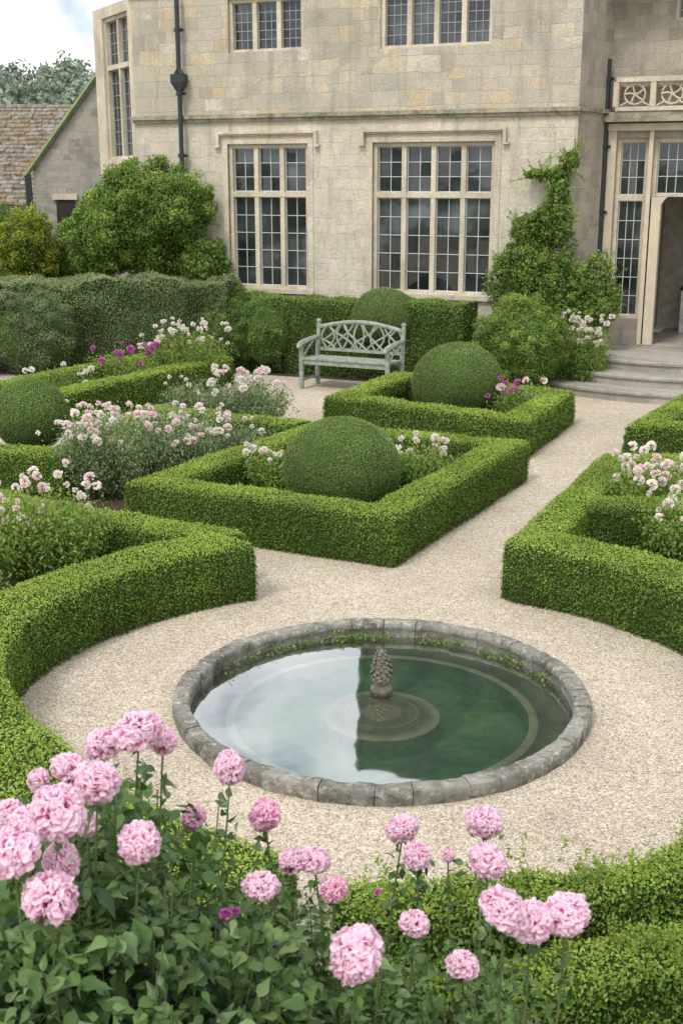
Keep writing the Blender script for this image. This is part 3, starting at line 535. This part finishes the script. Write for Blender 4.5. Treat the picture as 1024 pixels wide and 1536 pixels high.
def poolmat():
    m,nt,o=mat("algae_pool_floor"); oc=objco(nt)
    ln=nd(nt,"VectorMath",operation='LENGTH'); sc=nd(nt,"VectorMath",operation='MULTIPLY'); sc.inputs[1].default_value=(1,1,0); nt.links.new(oc,sc.inputs[0]); nt.links.new(sc.outputs[0],ln.inputs[0])
    c=ramp(nt,noise(nt,oc,2.4,6,.6,.9),[(.3,(.05,.14,.075)),(.5,(.13,.32,.12)),(.68,(.33,.55,.18))])
    rr=ramp(nt,ln.outputs["Value"],[(0,(.42,.36,.26)),(.115,(.46,.39,.28)),(.12,(.24,.215,.15)),(.2,(.33,.28,.2)),(.205,(.6,.5,.36)),(.235,(.24,.21,.14)),(.27,(.36,.31,.22)),(.31,(.68,.57,.42)),(.335,(.64,.53,.39)),(.34,0),])
    k=ramp(nt,ln.outputs["Value"],[(.335,1),(.34,0),(.84,0),(.845,1),(1,1)],'LINEAR')
    r2=ramp(nt,ln.outputs["Value"],[(.84,(.68,.57,.42)),(.89,(.6,.49,.34)),(.895,(.12,.15,.08)),(.95,(.18,.19,.11)),(1,(.34,.29,.19))])
    sel=ramp(nt,ln.outputs["Value"],[(.5,0),(.51,1)]); c=mix(nt,k,c,mix(nt,sel,rr,r2))
    c=mix(nt,1.0,c,ramp(nt,noise(nt,oc,10,6,.7),[(.3,.65),(.7,1.25)]),'MULTIPLY'); bsdf(nt,o,c,.9,.1); return m
g=Geo(); g.lathe([(1.11,-.07),(.84,-.07),(.835,-.18),(.345,-.18),(.34,-.075),(.22,-.07),(.215,-.055),(.001,-.055)],96); g.obj("basin",[poolmat()],parent=pond)
def water():
    m,nt,o=mat("pond_water"); oc=objco(nt)
    gl=nd(nt,"BsdfGlossy"); gl.inputs["Roughness"].default_value=.03; gl.inputs["Color"].default_value=(.94,.98,1,1)
    tr=nd(nt,"BsdfTransparent"); tr.inputs[0].default_value=(.86,.94,.83,1)
    nz=noise(nt,oc,2.2,2); bn=nd(nt,"Bump",Strength=.03,Distance=.05); nt.links.new(nz,bn.inputs["Height"])
    va=nd(nt,"VectorMath",operation='ADD'); va.inputs[1].default_value=(0,-.045,0); nt.links.new(bn.outputs[0],va.inputs[0])
    nm=nd(nt,"VectorMath",operation='NORMALIZE'); nt.links.new(va.outputs[0],nm.inputs[0]); nt.links.new(nm.outputs[0],gl.inputs["Normal"])
    fr=nd(nt,"Fresnel",IOR=2.9); nt.links.new(nm.outputs[0],fr.inputs["Normal"]); mr=nd(nt,"MapRange"); mr.inputs[1].default_value=0;mr.inputs[2].default_value=.6;mr.inputs[3].default_value=.12;mr.inputs[4].default_value=.84; nt.links.new(fr.outputs[0],mr.inputs[0])
    ms=nd(nt,"MixShader"); nt.links.new(mr.outputs[0],ms.inputs[0]); nt.links.new(tr.outputs[0],ms.inputs[1]); nt.links.new(gl.outputs[0],ms.inputs[2]); nt.links.new(ms.outputs[0],o.inputs[0]); return m
g=Geo(); V=[(1.092*math.cos(a),1.092*math.sin(a),0) for a in np.linspace(0,2*np.pi,96,endpoint=False)]; g.add(V,[tuple(range(96))]); g.obj("water",[water()],kind="structure",loc=(PP[0],PP[1],-.02))
# finial
fin=empty("stone_finial",(.236,6.56,-.07),label="rough pinecone stone finial standing in the pond",cat="ornament")
M_fin=stone("lichen_finial",[(0,(.27,.255,.20)),(1,(.38,.36,.295))],bw=2,rh=2,mort=0,bump=1.0,moss=.3)
g=Geo(); g.lathe([(.001,-.01),(.064,-.01),(.064,.06),(.06,.07),(.048,.076),(.042,.092),(.049,.10),(.04,.11),(.001,.11)],24); g.obj("pedestal",[simple("brown_pedestal_stone",(.15,.13,.105),.85,.2,15,.5)],parent=fin,smooth=True)
g=Geo(); rows=11
zz=np.linspace(0,1,60); pr=[(max(.0015,.054*math.sin(math.pi*min(1,(.36+.64*z)))**.75*(1-.12*z)) if z<1 else .0015,.108+.205*z) for z in zz]
g.lathe(pr,40,mod=lambda a,z:1+.04*np.sin(a*3+z*30)+.04*np.sin(a*7-z*80))
for q in range(rows):   # overlapping scales
    zq=(q+.3)/rows*.9; rq=.054*math.sin(math.pi*min(1,(.36+.64*zq)))**.75*(1-.12*zq); ns=max(4,int(9*(rq/.054)**.8))
    for k in range(ns):
        a=2*math.pi*(k+.5*(q%2))/ns+rng.normal(0,.08); ca,sa=math.cos(a),math.sin(a); z0=.108+.205*zq+rng.normal(0,.001); wd_=rq*2.7/ns; hh=.024*rng.uniform(.8,1.15); o1=rq*1.0; o2=rq*1.13+.004
        def pt(r_,w_,z_): return (r_*ca-w_*sa,r_*sa+w_*ca,z_)
        g.add([pt(o1,-wd_,z0),pt(o1,wd_,z0),pt(o2,wd_*.8,z0+hh*.6),pt(o2*1.02,0,z0+hh),pt(o2,-wd_*.8,z0+hh*.6),pt(o2*1.06,0,z0+hh*.4),pt(rq*.8,0,z0+hh*1.1)],[(0,1,5),(1,2,5),(2,3,5),(3,4,5),(4,0,5),(2,6,3),(3,6,4)])
g.obj("pinecone",[M_fin],parent=fin,smooth=False)
def tuft(a,r,h,label,n=60,leaf=.03,mt=None):
    x,y=PP[0]+r*math.cos(a),PP[1]+r*math.sin(a); g=Geo(); P=rng.normal(0,1,(n,3))*[.08,.03,h*.35]+[0,0,h*.45]; P[:,2]=np.abs(P[:,2])
    leaves(g,P,unit(rng.normal(size=(n,3))+[0,-.3,1]),leaf,.5,.5,0,rng.uniform(.2,1,n),six=False)
    for i in range(5): g.tube([(0,0,-.07),(rng.normal(0,.03),rng.normal(0,.02),h*.5),(rng.normal(0,.06),rng.normal(0,.03),h)],.002,4,1)
    g.obj("waterside_plant",[mt or M_clim,M_stem],label=label,cat="plant",group="small plants along the pond edge",loc=(x,y,-.03),rz=a-math.pi/2)
for a in np.radians([150,138,126,117,104,96,88,72,60,48,41,28,18]): tuft(a+rng.normal(0,.04),1.045,rng.uniform(.03,.08),"small green plant growing at the pond edge",int(rng.integers(30,120)),.02)
# ------------------------------------------------------------------ manor
HZ=math.atan2(E[1],E[0]); house=empty("manor_house",(0,19.2,0),HZ,label="cotswold style limestone manor with mullioned leaded windows",cat="house")
def wall(name,x0,x1,z0,z1,ops,parent,m,depth=.28,loc=(0,0,0),rz=0,back=.4):
    g=Geo(); xs=sorted({x0,x1,*[o[0] for o in ops],*[o[1] for o in ops]}); zs=sorted({z0,z1,*[o[2] for o in ops],*[o[3] for o in ops]})
    for i in range(len(xs)-1):
        for j in range(len(zs)-1):
            cx,cz=(xs[i]+xs[i+1])/2,(zs[j]+zs[j+1])/2
            if any(o[0]<cx<o[1] and o[2]<cz<o[3] for o in ops): continue
            g.add([(xs[i],0,zs[j]),(xs[i+1],0,zs[j]),(xs[i+1],0,zs[j+1]),(xs[i],0,zs[j+1])],[(0,1,2,3)])
    for a,b,c,d in ops:
        for q in ([(a,0,c),(a,depth,c),(a,depth,d),(a,0,d)],[(b,0,c),(b,0,d),(b,depth,d),(b,depth,c)],[(a,0,c),(b,0,c),(b,depth,c),(a,depth,c)],[(a,0,d),(a,depth,d),(b,depth,d),(b,0,d)]): g.add(q,[(0,1,2,3)])
    g.add([(x0,0,z1),(x1,0,z1),(x1,back,z1),(x0,back,z1)],[(0,1,2,3)])
    return g.obj(name,[m],parent=parent,loc=loc,rz=rz)
def window(parent,x0,x1,z0,z1,nl,transoms,panes,hood=True,surround=True,loc=(0,0,0),rz=0,barmat=None,name="window",mw=.075):
    w=empty(name,loc,rz,parent); g=Geo(); yf=.05; yb=.2; ft=.06
    g.box(x0,x0+ft,yf,yb,z0,z1); g.box(x1-ft,x1,yf,yb,z0,z1); g.box(x0+ft,x1-ft,yf+.003,yb,z1-ft,z1); g.box(x0+ft,x1-ft,yf+.003,yb,z0,z0+.04)
    iw=(x1-x0-2*ft); lw=(iw-(nl-1)*mw)/nl; L=[]
    for i in range(nl):
        a=x0+ft+i*(lw+mw); L.append((a,a+lw))
        if i: g.box(a-mw,a,yf+.006,yb,z0+.04,z1-ft)
    zz=[z0+.04]
    for t in transoms: g.box(x0+ft,x1-ft,yf-.002,yb-.003,t-.04,t+.04); zz+= [t-.04,t+.04]
    zz.append(z1-ft); tiers=[(zz[i],zz[i+1]) for i in range(0,len(zz),2)]
    g.obj("frame",[M_trim],parent=w)
    gg=Geo(); gb=Geo()
    for a,b in L:
        for ti,(c,d) in enumerate(tiers):
            nx,nz=panes[ti]; fw=.014; y=yf+.085
            gb.box(a,a+fw,y-.02,y+.02,c,d); gb.box(b-fw,b,y-.02,y+.02,c,d); gb.box(a+fw,b-fw,y-.018,y+.018,c,c+fw); gb.box(a+fw,b-fw,y-.018,y+.018,d-fw,d)
            A,B,C,D=a+fw,b-fw,c+fw,d-fw; bw=.005
            for k in range(1,nx): x=A+(B-A)*k/nx; gb.box(x-bw,x+bw,y-.010,y+.012,C,D)
            for k in range(1,nz): z=C+(D-C)*k/nz; gb.box(A,B,y-.013,y+.010,z-bw,z+bw)
            for p in range(nx):
                for q in range(nz):
                    xa,xb=A+(B-A)*p/nx,A+(B-A)*(p+1)/nx; za,zb=C+(D-C)*q/nz,C+(D-C)*(q+1)/nz; dx,dz=rng.normal(0,.0022,2)
                    gg.add([(xa,y,za),(xb,y+dx,za),(xb,y+dx+dz,zb),(xa,y+dz,zb)],[(0,1,2,3)])
    gg.obj("glass",[M_glass],parent=w); gb.obj("glazing_bars",[barmat or M_bar],parent=w)
    if surround:
        s=Geo(); q=.09
        s.box(x0-q,x0,-.012,.1,z0,z1); s.box(x1,x1+q,-.012,.1,z0,z1); s.box(x0-q,x1+q,-.015,.1,z1,z1+.08); s.obj("surround",[M_trim],parent=w)
        s=Geo(); s.box(x0-.1,x1+.1,-.06,.2,z0-.07,z0-.001); s.obj("sill",[M_trim],parent=w)
    if hood:
        s=Geo(); a,b=x0-.17,x1+.17
        s.box(a,b,-.075,.05,z1+.15,z1+.185); s.box(a+.01,b-.01,-.045,.05,z1+.125,z1+.149); s.box(a,a+.045,-.073,.05,z1-.02,z1+.149); s.box(b-.045,b,-.073,.05,z1-.02,z1+.149)
        s.box(a-.045,a+.05,-.077,.05,z1-.05,z1-.02); s.box(b-.05,b+.045,-.077,.05,z1-.05,z1-.02); s.obj("hood_mould",[M_trim],parent=w)
    return w
TOP=5.72
W=[(-1.98,-.57,1.2,3.45,3,2),(.514,2.44,1.2,3.45,4,2)]; U=[(-1.92,-.63,4.82,5.6,3),(.62,2.34,4.78,5.6,4)]
wall("front_wall",-3.68,3.64,0,TOP,[o[:4] for o in W+U],house,M_wall)
for x0,x1,z0,z1,nl,nc in W: window(house,x0,x1,z0,z1,nl,[2.68],[(nc,5),(nc,3)])
for x0,x1,z0,z1,nl in U: window(house,x0,x1,z0,z1,nl,[],[(3,5)],hood=False,surround=False,barmat=M_lead)
g=Geo(); g.box(-3.72,3.68,-.09,.05,3.84,3.9); g.box(-3.70,3.66,-.05,.05,3.79,3.839); g.obj("string_course",[M_moss],parent=house)
g=Geo(); g.box(-3.75,3.7,-.06,.42,TOP+.002,TOP+.05); g.obj("coping",[M_moss],parent=house)
def pipe(x,y,z0,z1,hopper=None,parent=house):
    g=Geo(); g.tube([(x,y,z0),(x,y,(z0+z1)/2),(x,y,z1)],.038,10)
    for z in np.arange(z0+.4,z1,.95): g.tube([(x,y,z),(x,y,z+.03),(x,y,z+.06)],.052,10); g.box(x-.08,x+.08,y+.02,y+.06,z+.01,z+.05)
    if hopper:
        h=hopper; V=[(x-.12,y-.07,h+.12),(x+.12,y-.07,h+.12),(x+.12,y+.07,h+.12),(x-.12,y+.07,h+.12),(x-.12,y-.07,h),(x+.12,y-.07,h),(x+.12,y+.07,h),(x-.12,y+.07,h),(x-.04,y-.04,h-.14),(x+.04,y-.04,h-.14),(x+.04,y+.04,h-.14),(x-.04,y+.04,h-.14)]
        g.add(V,[(0,1,2,3),(0,4,5,1),(1,5,6,2),(2,6,7,3),(3,7,4,0),(4,8,9,5),(5,9,10,6),(6,10,11,7),(7,11,8,4)]); g.tube([(x-.05,y,h+.12),(x,y,h+.22),(x+.05,y,h+.12)],.04,6)
    g.obj("drainpipe",[M_iron],parent=parent,smooth=False)
pipe(-2.75,-.13,.0,TOP,4.4)
c0=fp(3.64,0); c1=(3.97,18.65)
def loc2(p): 
    d=np.array(p)-P0; return (float(d@E),float(d@Nn),0)
l0=loc2(c0); l1=loc2(c1); L=math.dist(l0,l1); ang_r=math.atan2(l1[1]-l0[1],l1[0]-l0[0])
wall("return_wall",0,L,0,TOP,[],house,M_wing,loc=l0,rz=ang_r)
g=Geo(); g.box(.02,L,-.07,.05,3.84,3.9); g.obj("string_course",[M_moss],parent=house,loc=l0,rz=ang_r)
wing=empty("door_wing",l1,0,house)
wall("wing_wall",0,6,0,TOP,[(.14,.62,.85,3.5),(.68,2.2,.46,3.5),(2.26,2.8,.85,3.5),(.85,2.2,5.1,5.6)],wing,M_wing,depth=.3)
window(wing,.14,.62,.85,3.5,1,[2.64],[(3,6),(3,3)],hood=False,surround=False,name="sidelight")
window(wing,2.26,2.8,.85,3.5,1,[2.64],[(3,6),(3,3)],hood=False,surround=False,name="sidelight")
window(wing,.68,2.2,2.66,3.5,3,[],[(3,3)],hood=False,surround=False,name="overlight")
window(wing,.85,2.2,5.1,5.6,3,[],[(4,4)],hood=False,surround=False,name="window",barmat=M_lead)
g=Geo(); g.box(.02,.14,-.06,.12,.46,3.6); g.box(.62,.68,-.055,.12,.46,3.6); g.box(.70,.84,-.01,.14,.46,2.655); g.box(2.2,2.26,-.055,.12,.46,3.6); g.box(2.04,2.185,-.01,.14,.46,2.655)
g.box(.0,3.0,-.10,.12,3.6,3.7)
for q,(sx,x0) in enumerate(((1,.84),(-1,2.04))):
    P=[(x0,2.655),(x0+sx*.08,2.655),(x0+sx*.075,2.64),(x0+sx*.05,2.63),(x0+sx*.035,2.60),(x0+sx*.015,2.57),(x0,2.55)]
    F=[(x,.0,z) for x,z in P]+[(x,.1,z) for x,z in P]; n=7; g.add(F,[tuple(range(7)),tuple(range(7,14))]); g.add(F,[(i,(i+1)%n,(i+1)%n+n,i+n) for i in range(n)])
g.obj("door_frame",[M_frame],parent=wing)
g=Geo(); g.box(-.05,3.4,-.26,.05,3.72,3.80); g.box(-.02,3.35,-.18,-.0,3.80,3.86); g.obj("cornice",[M_moss],parent=wing)
g=Geo(); x0,x1=.12,3.3
g.box(x0,x1,-.20,-.10,3.87,3.93); g.box(x0,x1,-.21,-.09,4.27,4.34)
for x in np.arange(x0,x1+.01,.53): g.box(x-.04,x+.04,-.205,-.095,3.93,4.27)
for i in range(6):
    cx=x0+.265+i*.53
    for k in range(5):
        a=k*1.2566+.3; g.tube([(cx,-.15,4.10),(cx+.07*math.cos(a)-.02*math.sin(a),-.15,4.1+.06*math.sin(a)),(cx+.16*math.cos(a+.3),-.15,4.1+.14*math.sin(a+.3))],.015,5)
    t=np.linspace(0,2*np.pi,17); g.tube(np.column_stack([cx+.15*np.cos(t),np.full(17,-.15),4.1+.14*np.sin(t)]),.015,5,cap=False)
    for sx in(-1,1):
        for sz in(-1,1): g.tube([(cx+sx*.1,-.15,4.1+sz*.1),(cx+sx*.21,-.15,4.1+sz*.155)],.014,5)
g.obj("balcony_parapet",[M_trim],parent=wing)
pipe(-.02,-.12,.1,4.6,None,wing)
g=Geo(); g.box(.7,3.2,.32,2.4,.40,.455,0); g.box(.5,.55,.32,2.4,.46,2.9,1); g.box(3.2,3.25,.32,2.4,.46,2.9,1); g.box(.5,3.25,2.4,2.45,.46,2.9,1); g.box(.5,3.25,.32,2.45,2.9,2.95,1)
g.box(1.0,1.3,2.32,2.399,1.45,2.0,2); g.box(1.5,1.75,2.32,2.399,1.6,2.1,2); g.box(1.0,1.5,1.8,2.25,.456,1.15,3); g.box(.97,1.54,1.76,2.29,1.15,1.19,2); g.tube([(1.25,2.0,1.19),(1.25,2.0,1.32),(1.25,2.0,1.42)],[.05,.03,.04],8,3); g.tube([(1.25,2.0,1.42),(1.25,2.0,1.52),(1.25,2.0,1.64)],[.12,.10,.07],10,3)
g.obj("hallway",[simple("hall_floor",(.38,.35,.31),.4,.4),M_int,M_intd,simple("pale_cabinet",(.75,.74,.7),.6,.3)],parent=wing)
b0=loc2(fp(-3.68,0)); b1=loc2((-4.32,22.3)); Lb=math.dist(b0,b1); ab=math.atan2(b0[1]-b1[1],b0[0]-b1[0])
wall("bay_wall",0,Lb,0,TOP,[(.45,Lb-.18,3.25,5.55)],house,M_trim,loc=b1,rz=ab)
window(house,.45,Lb-.18,3.25,5.55,2,[4.75],[(3,7),(3,4)],hood=False,surround=False,loc=b1,rz=ab,barmat=M_lead)
# roofs: lead flat behind parapet plus added slate slope out of view, shaped to darken the pond reflection
g=Geo(); g.box(-3.6,.1,.42,6,5.4,5.6); g.obj("flat_roof",[M_iron],parent=house)
g=Geo(); rx1=9.5; lx=lambda y:.22-.39/.92*(y-.5)
g.add([(lx(.5),.5,TOP-.1),(rx1,.5,TOP-.1),(rx1,5.1,12.2),(lx(5.1),5.1,12.2)],[(0,1,2,3)])
g.add([(lx(5.1),5.1,12.2),(rx1,5.1,12.2),(rx1,9.5,TOP-.1),(lx(5.1),9.5,TOP-.1)],[(0,1,2,3)]); g.add([(lx(.5)+.01,.5,TOP-.1),(lx(5.1)+.01,9.5,TOP-.1),(lx(5.1)+.01,5.1,12.2)],[(0,1,2)])
g.tube([(lx(.4),.4,TOP-.05),(lx(2.8),2.8,TOP-.1+3.3),(lx(5.1),5.1,12.25)],.06,4)
g.obj("added_slate_roof",[M_slate],parent=house)
# ------------------------------------------------------------------ steps
stp=empty("stone_steps",(5.1,18.25,0),label="curved worn stone steps leading to the open door",cat="steps")
for r,z0,z1 in ((2.6,0,.15),(2.2,.1505,.30),(1.8,.3005,.45)):
    g=Geo(); g.lathe([(.001,z0),(r-.03,z0),(r-.03,z1-.055),(r,z1-.05),(r+.004,z1-.02),(r-.008,z1),(.001,z1)],96,mod=lambda a,z:1+.002*np.sin(a*37)+.0015*np.sin(a*91)); g.obj("step",[M_step],parent=stp)
# ------------------------------------------------------------------ outbuilding
ob=empty("stone_outbuilding",(-6,26,0),label="old stone outbuilding with mossy tiled roof and gable",cat="building")
g=Geo()
g.add([(-.45,0,0),(2.6,0,0),(2.6,0,6.9),(-.45,0,3.1)],[(0,1,2,3)]); g.add([(-.45,0,0),(-.45,3,0),(-.45,3,3.1),(-.45,0,3.1)],[(0,1,2,3)]); g.obj("gable_wall",[M_rub],parent=ob)
g=Geo(); g.tube([(-.6,-.06,2.98),(.5,-.06,4.35),(2.6,-.06,6.98)],.055,4); g.obj("verge",[M_green],parent=ob)
g=Geo(); g.box(-.62,-.5,-.08,.02,2.2,3.0); g.tube([(-.56,-.05,0),(-.56,-.05,1.4),(-.56,-.05,3.0)],.04,8); g.obj("drainpipe",[M_iron],parent=ob)
g=Geo(); g.box(.0,.38,-.04,.05,0.9,2.5); g.obj("side_window",[M_intd],parent=ob)
g=Geo(); g.box(-.07,.45,-.08,.05,2.5,2.62); g.obj("lintel",[M_trim],parent=ob)
g=Geo(); nc=22; X0,X1=-12,2.0; RZ=2.2
for i in range(nc):
    t0,t1=i/nc,(i+1)/nc; ya,za=1.2+3.4*t0,2.4+RZ*t0; yb_,zb=1.2+3.4*t1,2.4+RZ*t1
    x=X0
    while x<X1:
        w=rng.uniform(.16,.34)*(1-.4*t0); dz=rng.normal(0,.012); g.add([(x,ya-.05,za+.03+dz),(x+w-.012,ya-.05,za+.03+dz),(x+w-.012,yb_,zb+.012),(x,yb_,zb+.012),(x,ya-.05,za-.03+dz),(x+w-.012,ya-.05,za-.03+dz)],[(0,1,2,3),(4,5,1,0)]); x+=w
g.add([(X0,1.25,2.37),(X1,1.25,2.37),(X1,4.6,2.35+RZ),(X0,4.6,2.35+RZ)],[(0,1,2,3)])
g.tube([(X0,4.6,2.42+RZ),(0,4.6,2.40+RZ),(X1,4.6,2.42+RZ)],.08,6); g.obj("tiled_roof",[M_tile],parent=ob)
g=Geo(); g.box(X0,-.46,1.35,1.7,0,2.40); g.obj("side_wall",[M_rub],parent=ob)
# ------------------------------------------------------------------ distant hill and wood
g=Geo(); n=40; xs=np.linspace(-160,120,n); ys=np.linspace(60,260,20); V=[(x,y,max(-.5,(y-75)*.09*(1+.3*math.sin(x*.03+1)) if y<190 else 10+2*math.sin(x*.03))) for y in ys for x in xs]
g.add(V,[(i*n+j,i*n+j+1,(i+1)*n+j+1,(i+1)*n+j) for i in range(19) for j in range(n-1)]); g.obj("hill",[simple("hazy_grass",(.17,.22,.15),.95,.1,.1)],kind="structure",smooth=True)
bl=[]
for x in np.arange(-85,-8,4.2):
    for y in (118,132,150): bl.append((x+rng.normal(0,1.5),y+rng.normal(0,3),6.0+(y-110)*.13+rng.uniform(-.8,1.2),4.2,4,4.4+rng.uniform(-.8,.8)))
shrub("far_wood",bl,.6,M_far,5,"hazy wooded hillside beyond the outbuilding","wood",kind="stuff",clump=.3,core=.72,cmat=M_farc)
# ------------------------------------------------------------------ bench
vb=np.array([.895,-.445]); bo=(-.35,17.5)
bench=empty("garden_bench",(bo[0],bo[1],0),math.atan2(vb[1],vb[0]),label="grey green wooden garden bench with ornate lattice back",cat="bench")
BL=1.35
def part(name,fn):
    g=Geo(); fn(g); return g.obj(name,[M_bench],parent=bench)
for x in (0,BL):
    def f(g,x=x):
        g.tube([(x,.0,0),(x,.0,.45),(x,.05,.90)],[.036,.036,.031],8); g.tube([(x,.05,.90),(x,.052,.92),(x,.055,.94),(x,.055,.955)],[.028,.04,.036,.014],10)
    part("rear_leg",f)
    def f2(g,x=x): g.tube([(x,-.5,0),(x,-.5,.3),(x,-.5,.64)],[.034,.036,.032],6); g.tube([(x,-.5,.12),(x,-.25,.13),(x,0,.12)],.018,4)
    part("front_leg",f2)
    def f3(g,x=x):
        g.tube([(x,.03,.70),(x,-.2,.69),(x,-.42,.665),(x,-.56,.64),(x,-.6,.60)],[.03,.034,.042,.042,.025],6); g.tube([(x,-.45,.45),(x,-.3,.56),(x,-.1,.67)],.016,5)
    part("armrest",f3)
def seat(g):
    for i in range(6): y=-.52+i*.088; g.box(.0,BL,y,y+.075,.43-.004*i,.455-.004*i)
    g.box(.03,BL-.03,-.5,-.47,.36,.428); g.box(.03,BL-.03,-.02,.01,.36,.405)
part("seat",seat)
def back(g):
    r=np.random.default_rng(4)
    yb=lambda z:.0+.05*(z-.45)/.48
    top=lambda x:.83+.10*math.sin(math.pi*min(1,max(0,x/BL)))
    t=np.linspace(0,1,17); g.tube([(x*BL,yb(.9),top(x*BL)) for x in t],.031,8); g.box(.03,BL-.03,.0,.035,.50,.545)
    n=5
    for i in range(0,n+1):
        c=i*BL/n
        for sgn in(1,-1):
            P=[]; c_=c+r.normal(0,.03); sp=r.uniform(1.05,1.6); ex=r.uniform(1.0,1.8)
            for q in np.linspace(0,1,11):
                x=c_+sgn*(BL/n)*sp*math.sin(q*math.pi/2)**ex; z=.54+(top(x)-.54)*q
                P.append((x,yb(z),z))
            P=[p for p in P if .03<=p[0]<=BL-.03]
            if len(P)>1: g.tube(P,.016,6)
    for i in range(n):
        c=(i+.5)*BL/n+r.normal(0,.02)
        for sgn in (1,-1):
            wv=r.uniform(.06,.12); P=[(c+sgn*(.01+wv*math.sin(q*math.pi)),yb(.54+.33*q),.54+(top(c)-.54)*q) for q in np.linspace(0,1,9)]; g.tube(P,.014,6,cap=False)
part("backrest",back)
# soil beds
def bed(poly,z=.004):
    g=Geo(); g.add([(x,y,z) for x,y in poly],[tuple(range(len(poly)))]); g.obj("soil_bed",[M_soil],kind="structure")
bed(inset(A_,.1)); bed(inset(B_,.1)); bed(inset(C_,.1))
bed([(-3.3,10.7),(-1.75,10.0),(-.3,12.5),(-1.3,14.6),(-2.3,14.9),(-3.4,12.8)],.008)
bed([(-4,9.8),(-2.2,9.1),(-.9,8.3)]+varc(KA,KR+.25,115,255,20)+[(-.7,3.2),(-4,3.2)])
bed([(1.3,8.2),(2.5,10.8),(5,10.8),(5,6.2)]+arc(2.35,5,60,12))
bed(arc(2.25,258,345,14)+[(4,5),(4,1),(-.7,1)],.012)
bed([fp(-5,-1.4),fp(2.2,-1.2),fp(3.6,-1.3),fp(3.6,-.05),fp(-5,-.05)],.004)
